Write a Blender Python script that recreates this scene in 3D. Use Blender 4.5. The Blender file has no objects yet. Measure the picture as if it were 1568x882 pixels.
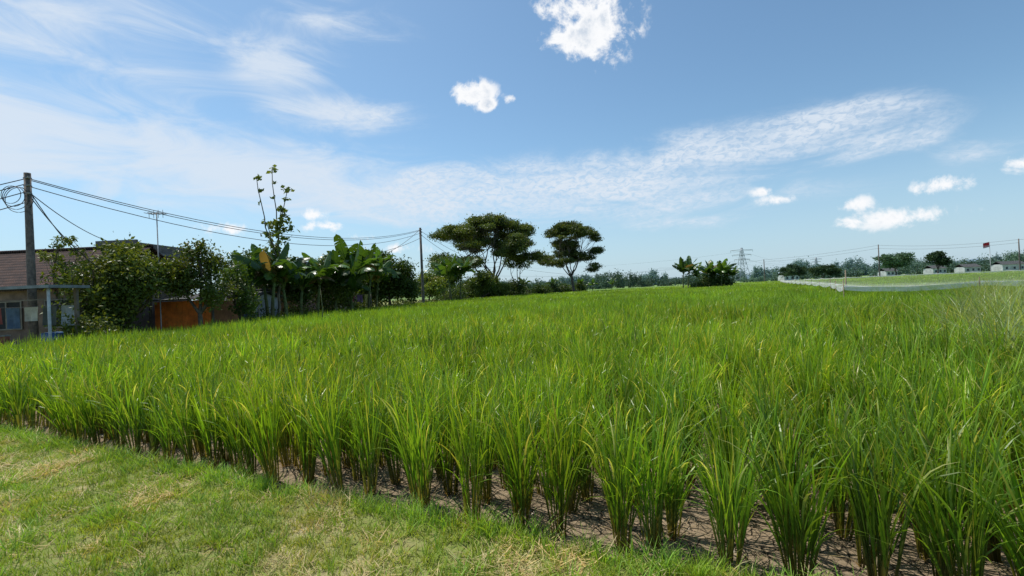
import bpy, math, random
import numpy as np
from mathutils import Matrix, Vector, Euler
R = np.random.default_rng(7)
random.seed(3)
scene = bpy.context.scene
scene.view_settings.view_transform = 'Standard'
scene.view_settings.look = 'None'
scene.view_settings.exposure = 0
rad = math.radians

# ------------------------------------------------------------ helpers
def lattice_noise(seed):
    r = np.random.default_rng(seed); G = r.random((256, 256))
    def f(x, y):
        x = np.asarray(x, float); y = np.asarray(y, float)
        xi = np.floor(x).astype(int); yi = np.floor(y).astype(int)
        fx = x-xi; fy = y-yi
        fx = fx*fx*(3-2*fx); fy = fy*fy*(3-2*fy)
        a = G[xi % 256, yi % 256]; b = G[(xi+1) % 256, yi % 256]
        c = G[xi % 256, (yi+1) % 256]; d = G[(xi+1) % 256, (yi+1) % 256]
        return (a*(1-fx)+b*fx)*(1-fy)+(c*(1-fx)+d*fx)*fy
    return f
_n = lattice_noise(11)
def fbm(x, y, o=4):
    s = 0; a = .5
    for i in range(o):
        s = s+a*_n(x*2**i+17*i, y*2**i+5*i); a *= .5
    return s

class MB:
    def __init__(s):
        s.v = []; s.c = []; s.f = []; s.n = 0
    def add(s, V, F, col, mat=0, smooth=False):
        V = np.asarray(V, float).reshape(-1, 3); F = np.asarray(F, int)
        C = np.asarray(col, float)
        if C.ndim == 1: C = np.tile(C[:3], (len(V), 1))
        s.v.append(V); s.c.append(C); s.f.append((F+s.n, mat, smooth)); s.n += len(V)
    def box(s, lo, hi, col=(.5, .5, .5), mat=0):
        x0, y0, z0 = lo; x1, y1, z1 = hi
        V = np.array([(x0,y0,z0),(x1,y0,z0),(x1,y1,z0),(x0,y1,z0),(x0,y0,z1),(x1,y0,z1),(x1,y1,z1),(x0,y1,z1)], float)
        s.add(V, [(0,3,2,1),(4,5,6,7),(0,1,5,4),(1,2,6,5),(2,3,7,6),(3,0,4,7)], col, mat)
    def tube(s, P, rr, sides=7, col=(.2, .15, .1), mat=0, cap=True):
        P = np.asarray(P, float); n = len(P); rr = np.broadcast_to(rr, (n,))
        T = np.gradient(P, axis=0); T /= np.linalg.norm(T, axis=1)[:, None]+1e-9
        ref = np.array([1., 0, 0]) if abs(T[0][2]) > .7 else np.array([0, 0, 1.])
        A = np.cross(T, ref); A /= np.linalg.norm(A, axis=1)[:, None]+1e-9
        B = np.cross(T, A)
        a = np.arange(sides)*2*math.pi/sides
        V = P[:, None]+rr[:, None, None]*(A[:, None]*np.cos(a)[None, :, None]+B[:, None]*np.sin(a)[None, :, None])
        F = [(i*sides+j, i*sides+(j+1) % sides, (i+1)*sides+(j+1) % sides, (i+1)*sides+j) for i in range(n-1) for j in range(sides)]
        s.add(V.reshape(-1, 3), F, col, mat, True)
        if cap:
            s.f.append((np.array([[s.n-sides+j for j in range(sides)]]), mat, False))
    def build(s, name, mats, parent=None, link=True, coll=None):
        V = np.concatenate(s.v); C = np.concatenate(s.c)
        me = bpy.data.meshes.new(name)
        me.vertices.add(len(V)); me.vertices.foreach_set('co', V.ravel())
        loops = np.concatenate([f.ravel() for f, _, _ in s.f])
        tot = np.concatenate([np.full(len(f), f.shape[1]) for f, _, _ in s.f])
        mi = np.concatenate([np.full(len(f), m) for f, m, _ in s.f])
        sm = np.concatenate([np.full(len(f), b) for f, _, b in s.f])
        st = np.concatenate([[0], np.cumsum(tot)[:-1]])
        me.loops.add(len(loops)); me.loops.foreach_set('vertex_index', loops.astype(np.int32))
        me.polygons.add(len(tot)); me.polygons.foreach_set('loop_start', st.astype(np.int32))
        me.polygons.foreach_set('material_index', mi.astype(np.int32))
        me.update(calc_edges=True)
        me.polygons.foreach_set('use_smooth', sm.astype(bool))
        at = me.color_attributes.new('col', 'FLOAT_COLOR', 'POINT')
        at.data.foreach_set('color', np.concatenate([C, np.ones((len(C), 1))], 1).ravel())
        for m in mats: me.materials.append(m)
        me.validate()
        ob = bpy.data.objects.new(name, me)
        if coll is not None: coll.objects.link(ob)
        else: scene.collection.objects.link(ob)
        if parent: ob.parent = parent
        return ob

def empty(name):
    e = bpy.data.objects.new(name, None); scene.collection.objects.link(e); return e

# ------------------------------------------------------------ materials
class NT:
    def __init__(s, tree): s.t = tree; s.L = tree.links
    def n(s, ty, **k):
        x = s.t.nodes.new(ty)
        for a, b in k.items(): setattr(x, a, b)
        return x
    def put(s, sock, v):
        if isinstance(v, bpy.types.NodeSocket): s.L.new(v, sock)
        elif v is not None: sock.default_value = v
    def m(s, op, a, b=None, c=None, clamp=False):
        x = s.n('ShaderNodeMath', operation=op, use_clamp=clamp)
        s.put(x.inputs[0], a); s.put(x.inputs[1], b)
        if c is not None: s.put(x.inputs[2], c)
        return x.outputs[0]
    def mix(s, f, a, b, blend='MIX'):
        x = s.n('ShaderNodeMix', data_type='RGBA', blend_type=blend)
        s.put(x.inputs[0], f)
        s.put(x.inputs[6], a if not isinstance(a, tuple) else (*a[:3], 1)); s.put(x.inputs[7], b if not isinstance(b, tuple) else (*b[:3], 1))
        return x.outputs[2]
    def noise(s, vec, scale, detail=4, rough=.5, dist=0):
        x = s.n('ShaderNodeTexNoise'); s.put(x.inputs['Vector'], vec)
        x.inputs['Scale'].default_value = scale; x.inputs['Detail'].default_value = detail
        x.inputs['Roughness'].default_value = rough; x.inputs['Distortion'].default_value = dist
        return x.outputs['Fac']
    def ramp(s, v, lo, hi, to0=0, to1=1):
        x = s.n('ShaderNodeMapRange', interpolation_type='SMOOTHSTEP')
        s.put(x.inputs[0], v); s.put(x.inputs[1], lo); s.put(x.inputs[2], hi); x.inputs[3].default_value = to0; x.inputs[4].default_value = to1
        return x.outputs[0]

def newmat(name):
    m = bpy.data.materials.new(name); m.use_nodes = True; m.node_tree.nodes.clear()
    T = NT(m.node_tree); out = T.n('ShaderNodeOutputMaterial')
    return m, T, out

def foliage(name, trans=.4, rough=.5, yellow=(1.25, 1.0, .6), nscale=.12, loc=True, spec=.35, dry=None, gain=1., rv=.35):
    m, T, out = newmat(name)
    a = T.n('ShaderNodeAttribute', attribute_name='col').outputs['Color']
    oi = T.n('ShaderNodeObjectInfo')
    geo = T.n('ShaderNodeNewGeometry')
    vec = oi.outputs['Location'] if loc else geo.outputs['Position']
    nz = T.noise(vec, nscale, 3, .6)
    br = T.m('MULTIPLY_ADD', oi.outputs['Random'], rv*gain, (1-rv*.5)*gain)
    br2 = T.m('MULTIPLY', br, T.ramp(nz, .3, .7, .8, 1.2))
    c = T.mix(1., a, br2, 'MULTIPLY')
    nz2 = T.noise(vec, nscale*4.3, 2, .5)
    c = T.mix(T.ramp(nz2, .4, .75, 0, .7), c, T.mix(1., c, (*yellow, ), 'MULTIPLY'))
    if dry:
        nd = T.noise(vec, dry[0], 4, .6)
        rnd = T.m('ADD', nd, T.m('MULTIPLY_ADD', oi.outputs['Random'], .22, -.11))
        c = T.mix(T.ramp(rnd, dry[1], dry[2]), c, T.mix(1., dry[3], T.m('MULTIPLY_ADD', oi.outputs['Random'], .6, .6), 'MULTIPLY'))
    p = T.n('ShaderNodeBsdfPrincipled'); T.put(p.inputs['Base Color'], c)
    p.inputs['Roughness'].default_value = rough; p.inputs['Specular IOR Level'].default_value = spec
    t = T.n('ShaderNodeBsdfTranslucent'); T.put(t.inputs[0], T.mix(1., c, (1.4, 1.25, .5), 'MULTIPLY'))
    mx = T.n('ShaderNodeMixShader'); mx.inputs[0].default_value = trans
    T.L.new(p.outputs[0], mx.inputs[1]); T.L.new(t.outputs[0], mx.inputs[2]); T.L.new(mx.outputs[0], out.inputs[0])
    return m

def solid(name, rough=.8, nscale=6, amt=.35, bump=.2, metal=0):
    m, T, out = newmat(name)
    a = T.n('ShaderNodeAttribute', attribute_name='col').outputs['Color']
    pos = T.n('ShaderNodeNewGeometry').outputs['Position']
    nz = T.noise(pos, nscale, 6, .65)
    nz2 = T.noise(pos, nscale*.17, 4, .6)
    c = T.mix(1., a, T.ramp(nz, .25, .75, 1-amt, 1+amt*.6), 'MULTIPLY')
    c = T.mix(1., c, T.ramp(nz2, .3, .7, 1-amt*.8, 1+amt*.4), 'MULTIPLY')
    p = T.n('ShaderNodeBsdfPrincipled'); T.put(p.inputs['Base Color'], c)
    p.inputs['Roughness'].default_value = rough; p.inputs['Metallic'].default_value = metal
    b = T.n('ShaderNodeBump'); b.inputs['Strength'].default_value = bump; b.inputs['Distance'].default_value = .03
    T.L.new(nz, b.inputs['Height']); T.L.new(b.outputs[0], p.inputs['Normal'])
    T.L.new(p.outputs[0], out.inputs[0]); return m

M_rice = foliage('rice_leaf', .45, .38, nscale=.12, spec=.5, gain=1.45, rv=.6)
M_grass = foliage('grass_blade', .35, .55, nscale=.5, dry=(1.0, .58, .74, (.48, .40, .21)), gain=2.1)
M_leaf = foliage('tree_leaf', .3, .45, loc=False, nscale=.25, gain=1.2)
M_ban = foliage('banana_leaf', .35, .35, loc=False, nscale=.4, spec=.5)
M_far = foliage('distant_leaf', .15, .9, loc=False, nscale=.02, yellow=(1.1, 1., .85), spec=.1)
M_bark = solid('bark', .9, 9, .5, .6)
M_paint = solid('weathered_surface', .85, 3, .35, .15)
M_metal = solid('metal', .5, 5, .3, .1, .4)
M_wire = solid('wire', .6, 3, .1, 0)

def roof_mat(name, c1, c2, freq=18):
    m, T, out = newmat(name)
    pos = T.n('ShaderNodeNewGeometry').outputs['Position']
    w = T.n('ShaderNodeTexWave', wave_type='BANDS', bands_direction='X'); w.inputs['Scale'].default_value = freq/6.28*1.0
    w.inputs['Distortion'].default_value = .3; T.L.new(pos, w.inputs['Vector'])
    w2 = T.n('ShaderNodeTexWave', wave_type='BANDS', bands_direction='Z', wave_profile='SAW'); w2.inputs['Scale'].default_value = 2.2; T.L.new(pos, w2.inputs['Vector'])
    nz = T.noise(pos, 2.5, 6, .7)
    c = T.mix(T.ramp(nz, .3, .7), c1, c2)
    c = T.mix(1., c, T.ramp(w2.outputs['Fac'], 0, 1, .4, 1.2), 'MULTIPLY')
    c = T.mix(1., c, T.ramp(w.outputs['Fac'], 0, 1, .55, 1.15), 'MULTIPLY')
    p = T.n('ShaderNodeBsdfPrincipled'); T.put(p.inputs['Base Color'], c); p.inputs['Roughness'].default_value = .85; p.inputs['Specular IOR Level'].default_value = .2
    b = T.n('ShaderNodeBump'); b.inputs['Strength'].default_value = .9; b.inputs['Distance'].default_value = .06
    T.L.new(T.m('ADD', w.outputs['Fac'], w2.outputs['Fac']), b.inputs['Height']); T.L.new(b.outputs[0], p.inputs['Normal'])
    T.L.new(p.outputs[0], out.inputs[0]); return m
M_tile = roof_mat('clay_tiles', (.17, .095, .07), (.08, .055, .05))
M_corr = roof_mat('corrugated_sheet', (.20, .21, .22), (.12, .11, .10), 40)

# ------------------------------------------------------------ field outline
EA, EB = 3.2, -.47
def edge_dist(x, y): return (y-EA-EB*x)/math.sqrt(1+EB*EB)
LY = [9, 16, 26, 49, 70, 90, 112, 150]; LX = [-17.5, -14.8, -13.6, -9.4, -5, 3, 19, 66]
def xleft(y): return np.interp(y, LY, LX)

# ------------------------------------------------------------ ground
def axis(lo, hi, step, far, g=1.12):
    a = list(np.arange(lo, hi, step)); s = step; x = a[-1]
    up = []
    while x < far: s *= g; x += s; up.append(x)
    s = step; x = a[0]; dn = []
    while x > -far: s *= g; x -= s; dn.append(x)
    return np.array(dn[::-1]+a+up)
gx = axis(-9, 5, .07, 4000); gy = axis(-1, 8, .07, 4000)
X, Y = np.meshgrid(gx, gy, indexing='ij')
sm = lambda t: np.clip(t, 0, 1)**2*(3-2*np.clip(t, 0, 1))
def berm_of(x, y, ed): return 1-sm((ed+.22*(fbm(x*1.8, y*1.8)-.47)+.27)/.22)
ed = edge_dist(X, Y)
berm = berm_of(X, Y, ed)
out_left = sm((xleft(Y)-X-.2)/1.0)*(ed > 0)
near = (np.hypot(X, Y) < 60)
Z = .09*berm+.035*(fbm(X*1.6, Y*1.6)-.47)*berm*near+.03*(fbm(X*7, Y*7)-.47)*(np.hypot(X, Y) < 14)
Z += .1*out_left*near
dist = np.hypot(X, Y)
farw = sm((Y-140)/40)
nx, ny = X.shape
me_v = np.stack([X, Y, Z], -1).reshape(-1, 3)
i, j = np.meshgrid(np.arange(nx-1), np.arange(ny-1), indexing='ij')
F = np.stack([i*ny+j, (i+1)*ny+j, (i+1)*ny+j+1, i*ny+j+1], -1).reshape(-1, 4)
zone = np.stack([np.maximum(berm, out_left*.999), np.clip(farw, 0, 1), sm((dist-12)/20)], -1).reshape(-1, 3)

m, T, out = newmat('ground_soil')
z = T.n('ShaderNodeAttribute', attribute_name='col').outputs['Color']
sp = T.n('ShaderNodeSeparateColor'); T.L.new(z, sp.inputs[0])
pos = T.n('ShaderNodeNewGeometry').outputs['Position']
n1 = T.noise(pos, 1.1, 4, .6); n2 = T.noise(pos, 30, 6, .7); n3 = T.noise(pos, 5, 5, .6)
turf = T.mix(T.ramp(n1, .48, .68), (.18, .22, .05), (.42, .35, .20))
turf = T.mix(T.ramp(n2, .45, .7), turf, (.26, .22, .10))
vor = T.n('ShaderNodeTexVoronoi', feature='DISTANCE_TO_EDGE'); vor.inputs['Scale'].default_value = 6.5
wv = T.n('ShaderNodeVectorMath', operation='ADD'); T.L.new(pos, wv.inputs[0])
nv = T.n('ShaderNodeTexNoise'); nv.inputs['Scale'].default_value = 6; T.L.new(pos, nv.inputs['Vector'])
sc = T.n('ShaderNodeVectorMath', operation='SCALE'); sc.inputs['Scale'].default_value = .16; T.L.new(nv.outputs['Color'], sc.inputs[0]); T.L.new(sc.outputs[0], wv.inputs[1])
T.L.new(wv.outputs[0], vor.inputs['Vector'])
crack = T.ramp(vor.outputs['Distance'], .0, .05)
mud = T.mix(T.ramp(n3, .3, .7), (.33, .25, .17), (.19, .14, .09))
mud = T.mix(T.ramp(n2, .3, .7), mud, (.28, .215, .14))
mud = T.mix(crack, (.06, .045, .03), mud)
mud = T.mix(sp.outputs[2], mud, (.05, .07, .02))
c = T.mix(sp.outputs[0], mud, turf)
nf = T.noise(pos, .012, 3, .6)
farc = T.mix(T.ramp(nf, .4, .6), (.14, .24, .06), (.20, .28, .10))  # far fields: lighter green with distance haze put into the colour
c = T.mix(sp.outputs[1], c, farc)
p = T.n('ShaderNodeBsdfPrincipled'); T.put(p.inputs['Base Color'], c); p.inputs['Roughness'].default_value = .95; p.inputs['Specular IOR Level'].default_value = .15
b = T.n('ShaderNodeBump'); b.inputs['Strength'].default_value = .8; b.inputs['Distance'].default_value = .02
T.L.new(T.m('ADD', n2, T.m('MULTIPLY', crack, 1.)), b.inputs['Height']); T.L.new(b.outputs[0], p.inputs['Normal'])
T.L.new(p.outputs[0], out.inputs[0])
g = MB(); g.add(me_v, F, zone, 0, True); g.build('ground', [m])

# ------------------------------------------------------------ blades
def blades(mb, base, az, th0, th1, L, W, segs, c0, c1, mat=0, pw=1.4, tw=None, wp=2.2, w0=.6):
    N = len(az); t = np.linspace(0, 1, segs+1)
    th = th0[:, None]+(th1-th0)[:, None]*t[None]**pw
    d = np.stack([np.sin(th)*np.cos(az)[:, None], np.sin(th)*np.sin(az)[:, None], np.cos(th)], -1)
    st = (d[:, :-1]+d[:, 1:])/2*(L/segs)[:, None, None]
    P = np.concatenate([np.zeros((N, 1, 3)), np.cumsum(st, 1)], 1)+base[:, None]
    side = np.stack([-np.sin(az), np.cos(az), np.zeros(N)], -1)
    if tw is None: tw = R.uniform(-1.2, 1.2, N)
    rd = np.stack([np.cos(az), np.sin(az), np.zeros(N)], -1)
    s = side[:, None]*np.cos(tw)[:, None, None]+rd[:, None]*np.sin(tw)[:, None, None]
    w = W[:, None]*np.minimum(w0+(1-w0)*t/.25, 1)*(1-t**wp)*.5+.0004
    A = P-s*w[..., None]; B = P+s*w[..., None]
    V = np.stack([A, B], 2).reshape(N, -1, 3)
    k = np.arange(segs)
    f = np.stack([2*k, 2*k+1, 2*k+3, 2*k+2], -1)
    F = (np.arange(N)[:, None, None]*(2*(segs+1))+f[None]).reshape(-1, 4)
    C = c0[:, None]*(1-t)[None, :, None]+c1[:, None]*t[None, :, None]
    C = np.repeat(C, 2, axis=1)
    mb.add(V.reshape(-1, 3), F, C.reshape(-1, 3), mat)
    return P

def jit(c, n, a=.2): return np.array(c)[None]*(1+R.uniform(-a, a, (n, 1)))*(1+R.uniform(-a*.4, a*.4, (n, 3)))
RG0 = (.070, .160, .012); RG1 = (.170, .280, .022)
def rice_clump(name, coll, nt=19, lod=0):
    mb = MB()
    r0 = .05*np.sqrt(R.random(nt)); a0 = R.uniform(0, 6.283, nt)
    base = np.stack([r0*np.cos(a0), r0*np.sin(a0), -.02*np.ones(nt)], -1)
    az = a0+R.uniform(-.5, .5, nt); th = .02+r0/.05*.12+R.uniform(-.03, .05, nt)
    Lc = R.uniform(.42, .60, nt)
    wm = 1.0 if lod == 0 else 1.5
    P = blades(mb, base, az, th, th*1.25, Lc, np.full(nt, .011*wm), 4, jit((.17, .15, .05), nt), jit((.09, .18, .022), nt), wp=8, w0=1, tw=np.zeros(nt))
    if lod == 0:
        blades(mb, base, az, th, th*1.25, Lc, np.full(nt, .010), 4, jit((.16, .14, .045), nt), jit((.085, .17, .02), nt), wp=8, w0=1, tw=np.full(nt, 1.57))
        n = 9; ii = R.integers(0, nt, n)
        blades(mb, base[ii], az[ii]+R.uniform(-.6, .6, n), R.uniform(.2, .7, n), R.uniform(1.2, 2.3, n), R.uniform(.12, .28, n), np.full(n, .006), 4, jit((.22, .17, .08), n), jit((.27, .21, .11), n))
    for k, fr in enumerate((.34, .52, .74, .95) if lod == 0 else (.5, .8, 1.)):
        q = fr*4; i0 = min(int(q), 3); u = q-i0
        b = P[:, i0]*(1-u)+P[:, i0+1]*u
        fl = R.random(nt)
        th0 = th+R.uniform(.0, .16, nt); bend = np.where(fl < .76, R.uniform(.02, .38, nt), R.uniform(.7, 1.8, nt))
        L = R.uniform(.34, .54, nt)
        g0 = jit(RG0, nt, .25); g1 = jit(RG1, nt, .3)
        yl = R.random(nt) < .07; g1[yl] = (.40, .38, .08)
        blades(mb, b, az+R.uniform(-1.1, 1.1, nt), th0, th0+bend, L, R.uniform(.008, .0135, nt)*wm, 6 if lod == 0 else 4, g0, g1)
    n = 3; ii = R.integers(0, nt, n)
    blades(mb, P[ii, -1], az[ii], th[ii], th[ii]+R.uniform(.7, 1.3, n), R.uniform(.28, .38, n), np.full(n, .013), 5, jit((.2, .28, .06), n), jit((.42, .42, .13), n), w0=.2)
    return mb.build(name, [M_rice], coll=coll)
def rice_mid(name, coll): return rice_clump(name, coll, 15, 1)
def rice_patch(name, coll, n=90, ext=.42, w=(.03, .05)):
    mb = MB()
    base = np.stack([R.uniform(-ext, ext, n), R.uniform(-ext, ext, n), R.uniform(.1, .45, n)], -1)
    az = R.uniform(0, 6.283, n); th = R.uniform(.0, .25, n)
    bend = np.where(R.random(n) < .65, R.uniform(.05, .5, n), R.uniform(.7, 1.6, n))
    blades(mb, base, az, th, th+bend, R.uniform(.4, .6, n), R.uniform(*w, n), 3, jit(RG0, n), jit(RG1, n, .3))
    return mb.build(name, [M_rice], coll=coll)
def rice_patch_mid(name, coll): return rice_patch(name, coll, 100, .33, (.014, .024))
def tall_weed(name, coll):
    mb = MB(); n = 60
    base = np.stack([R.normal(0, .08, n), R.normal(0, .08, n), np.zeros(n)], -1)
    az = R.uniform(0, 6.283, n); th = R.uniform(.02, .3, n)
    blades(mb, base, az, th, th+R.uniform(.4, 1.7, n), R.uniform(.7, 1.4, n), R.uniform(.010, .018, n), 8, jit((.07, .13, .03), n), jit((.19, .25, .09), n, .3), pw=2)
    return mb.build(name, [M_rice], coll=coll)

def grass_tuft(name, coll, kind):
    mb = MB()
    n = 20
    sp_ = .05 if kind < 2 else .06
    base = np.stack([R.normal(0, sp_*.6, n), R.normal(0, sp_*.6, n), -.012*np.ones(n)], -1)
    az = R.uniform(0, 6.283, n)
    if kind == 0: L = R.uniform(.03, .085, n); th = R.uniform(.05, .9, n); cc = (.15, .21, .035)
    elif kind == 1: L = R.uniform(.05, .16, n); th = R.uniform(.05, .6, n); cc = (.13, .22, .03)
    else: L = R.uniform(.05, .15, n); th = R.uniform(1.0, 1.5, n); cc = (.28, .235, .125); base[:, 2] += R.uniform(.012, .03, n)
    blades(mb, base, az, th, th+R.uniform(.1, .9, n)*(1 if kind < 2 else .2), L, R.uniform(.003, .0065, n), 3, jit(np.array(cc)*.8, n), jit(cc, n, .3))
    return mb.build(name, [M_grass], coll=coll)

def coll_of(name, fn, k):
    c = bpy.data.collections.new(name)
    for q in range(k): fn(f'{name}_{q}', c)
    return c

def scatter(name, P, rot, scl, idx, coll):
    me = bpy.data.meshes.new(name); me.vertices.add(len(P)); me.vertices.foreach_set('co', np.asarray(P, float).ravel())
    a = me.attributes.new('rot', 'FLOAT_VECTOR', 'POINT'); a.data.foreach_set('vector', np.asarray(rot, float).ravel())
    a = me.attributes.new('scl', 'FLOAT_VECTOR', 'POINT'); a.data.foreach_set('vector', np.asarray(scl, float).ravel())
    a = me.attributes.new('idx', 'INT', 'POINT'); a.data.foreach_set('value', np.asarray(idx, np.int32))
    ob = bpy.data.objects.new(name, me); scene.collection.objects.link(ob)
    t = bpy.data.node_groups.new(name+'_gn', 'GeometryNodeTree')
    t.interface.new_socket('Geometry', in_out='INPUT', socket_type='NodeSocketGeometry')
    t.interface.new_socket('Geometry', in_out='OUTPUT', socket_type='NodeSocketGeometry')
    N = t.nodes; L = t.links
    gi = N.new('NodeGroupInput'); go = N.new('NodeGroupOutput')
    iop = N.new('GeometryNodeInstanceOnPoints'); ci = N.new('GeometryNodeCollectionInfo')
    ci.inputs['Collection'].default_value = coll; ci.inputs['Separate Children'].default_value = True; ci.inputs['Reset Children'].default_value = True
    def na(nm, ty):
        x = N.new('GeometryNodeInputNamedAttribute'); x.data_type = ty; x.inputs['Name'].default_value = nm
        return [o for o in x.outputs if o.name == 'Attribute' and o.enabled][0]
    L.new(gi.outputs[0], iop.inputs['Points']); L.new(ci.outputs[0], iop.inputs['Instance'])
    iop.inputs['Pick Instance'].default_value = True
    L.new(na('idx', 'INT'), iop.inputs['Instance Index'])
    e2r = N.new('FunctionNodeEulerToRotation'); L.new(na('rot', 'FLOAT_VECTOR'), e2r.inputs[0]); L.new(e2r.outputs[0], iop.inputs['Rotation'])
    L.new(na('scl', 'FLOAT_VECTOR'), iop.inputs['Scale'])
    L.new(iop.outputs[0], go.inputs[0])
    md = ob.modifiers.new('scatter', 'NODES'); md.node_group = t
    return ob

# --- rice
ea = math.atan(EB); ex = np.array([math.cos(ea), math.sin(ea)]); en = np.array([-math.sin(ea), math.cos(ea)])
O = np.array([0, EA])
def grid(s1, s2, rng, jitter):
    a = np.arange(-rng, rng, s1); b_ = np.arange(.06, rng, s2)
    A, B = np.meshgrid(a, b_, indexing='ij'); A = A.ravel(); B = B.ravel()
    A = A+R.normal(0, jitter, len(A)); B = B+R.normal(0, jitter, len(B))
    return O+A[:, None]*ex+B[:, None]*en
def infield(P, m=0.):
    x, y = P[:, 0], P[:, 1]
    return (x > xleft(y)+m) & (edge_dist(x, y) > -.02) & (np.abs(x) < 1.22*np.maximum(y, 0)+3.5) & (y < 150)
P1 = grid(.34, .29, 30, .04); rr_ = np.hypot(P1[:, 0], P1[:, 1])
kp = infield(P1) & (rr_ < 16) & (R.random(len(P1)) > .035); P1 = P1[kp]; rr_ = rr_[kp]
def put_rice(P, coll, k, var=.24):
    n = len(P); hs = .95+var*(fbm(P[:, 0]*.5, P[:, 1]*.5)-.47)*2+R.normal(0, .085, n)
    S = np.stack([R.uniform(.85, 1.2, n), R.uniform(.85, 1.2, n), hs], -1)
    scatter('rice_field', np.c_[P, np.zeros(n)], np.c_[R.normal(0, .07, n), R.normal(0, .07, n), R.uniform(0, 6.28, n)], S, R.integers(0, k, n), coll)
put_rice(P1[rr_ < 8.5], coll_of('rice_clump', rice_clump, 10), 10)
put_rice(P1[rr_ >= 8.5], coll_of('rice_clump_mid', rice_mid, 6), 6)
P2 = grid(.5, .5, 60, .1); q_ = np.hypot(P2[:, 0], P2[:, 1]); P2 = P2[infield(P2) & (q_ >= 15.8) & (q_ < 36)]
put_rice(P2, coll_of('rice_patch_mid', rice_patch_mid, 6), 6)
P2 = grid(.68, .68, 110, .14); P2 = P2[infield(P2) & (np.hypot(P2[:, 0], P2[:, 1]) >= 35.6) & (P2[:, 1] < 70)]
P3 = grid(1.4, 1.4, 240, .3); P3 = P3[infield(P3, .5) & (P3[:, 1] >= 70)]
P = np.concatenate([P2, P3]); n = len(P)
s = np.concatenate([np.ones(len(P2)), np.full(len(P3), 2.1)])
S = np.stack([s, s, .95+R.normal(0, .08, n)], -1)
c_patch = coll_of('rice_patch', rice_patch, 5)
scatter('rice_field', np.c_[P, np.zeros(n)], np.c_[np.zeros((n, 2)), R.uniform(0, 6.28, n)], S, R.integers(0, 5, n), c_patch)
c_w = coll_of('tall_weed', tall_weed, 4)
n = 260; wx = R.uniform(5, 19, n); wy = wx*R.uniform(.80, 1.02, n)+R.uniform(-.5, .5, n)
kk = (fbm(wx*.5+3, wy*.5) > .43); wx, wy = wx[kk], wy[kk]; n = len(wx)
scatter('tall_grass', np.c_[wx, wy, np.zeros(n)], np.c_[R.normal(0, .1, (n, 2)), R.uniform(0, 6.28, n)], np.repeat(R.uniform(.85, 1.25, n)[:, None], 3, 1), R.integers(0, 4, n), c_w)

# --- grass verge
c_gr = bpy.data.collections.new('grass_tuft')
for q, k in enumerate([0, 0, 0, 0, 1, 1, 2, 2]): grass_tuft(f'grass_tuft_{q}', c_gr, k)
n = 46000
gxp = R.uniform(-11, 4.5, n); gyp = R.uniform(0., 9.5, n)
e = edge_dist(gxp, gyp)
keep = (e < -.08+.24*(fbm(gxp*2.4, gyp*2.4)-.47)) & ((np.hypot(gxp, gyp) > 1.4))
thin = fbm(gxp*1.7+9, gyp*1.7)
keep &= R.random(n) < np.clip(1.35-(thin-.4)*2.2, .4, 1)
gxp, gyp, e = gxp[keep], gyp[keep], e[keep]; n = len(gxp)
kind = R.integers(0, 4, n)
u = R.random(n); kind = np.where(u < .12, R.integers(4, 6, n), kind)
dry = fbm(gxp*1.3+40, gyp*1.3)
kind = np.where((u > .95-np.clip((dry-.48)*1.8, 0, .35)), R.integers(6, 8, n), kind)
kind = np.where((e > -.35) & (R.random(n) < .45), R.integers(4, 6, n), kind)
gz = .09*berm_of(gxp, gyp, e)+.035*(fbm(gxp*1.6, gyp*1.6)-.47)+.03*(fbm(gxp*7, gyp*7)-.47)
s = R.uniform(.7, 1.25, n)*(1+.5*np.clip(fbm(gxp*.9, gyp*.9+30)-.5, 0, 1)*2)*np.where(e > -.3, 1.15, 1)
scatter('grass', np.c_[gxp, gyp, gz], np.c_[np.zeros((n, 2)), R.uniform(0, 6.28, n)], np.stack([s, s, s], -1), kind, c_gr)
mb = MB(); n = 3200; bx = R.uniform(-9, 5, n); by = EA+EB*bx+R.uniform(-.05, 1.6, n)
blades(mb, np.stack([bx, by, np.full(n, .018)], -1), R.uniform(0, 6.28, n), np.full(n, 1.5), R.uniform(1.52, 1.62, n), R.uniform(.05, .22, n), R.uniform(.004, .009, n), 3, jit((.24, .18, .10), n, .4), jit((.28, .22, .12), n, .4))
mb.build('straw_litter', [M_paint])

# ------------------------------------------------------------ trees
def unit(n):
    v = R.normal(size=(n, 3)); return v/np.linalg.norm(v, axis=1)[:, None]
def leafcards(mb, C, size, col, mat=0, asp=.45, zb=.5):
    N = len(C); a = unit(N); nrm = unit(N); nrm[:, 2] += zb; 
    b = np.cross(nrm, a); b /= np.linalg.norm(b, axis=1)[:, None]+1e-9
    up = np.cross(a, b)
    h = size[:, None]
    V = np.stack([C-a*h*.5, C+b*h*asp*.5+up*h*.08, C+a*h*.5, C-b*h*asp*.5+up*h*.08], 1)
    F = np.arange(N*4).reshape(N, 4)
    mb.add(V.reshape(-1, 3), F, np.repeat(col, 4, 0), mat)
def crown(mb, cl, dens, leaf, cA, cB, mat=0, sub=14, spread=.24, asp=.5, shell=(.5, 1.)):
    for (x, y, z, rx, ry, rz) in cl:
        k = sub; cen = unit(k)*R.uniform(shell[0], shell[1], (k, 1))*np.array([rx, ry, rz])+np.array([x, y, z])
        nl = int(dens*(rx*ry*rz)**(2/3))
        ii = R.integers(0, k, nl)
        pts = cen[ii]+R.normal(0, 1, (nl, 3))*np.array([rx, ry, rz])*spread*R.uniform(.7, 1.2, (nl, 1))
        tt = R.random(k)[ii][:, None]*.7+R.random((nl, 1))*.3
        col = np.array(cA)*(1-tt)+np.array(cB)*tt
        leafcards(mb, pts, leaf*R.uniform(.6, 1.3, nl), col, mat, asp)
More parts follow.
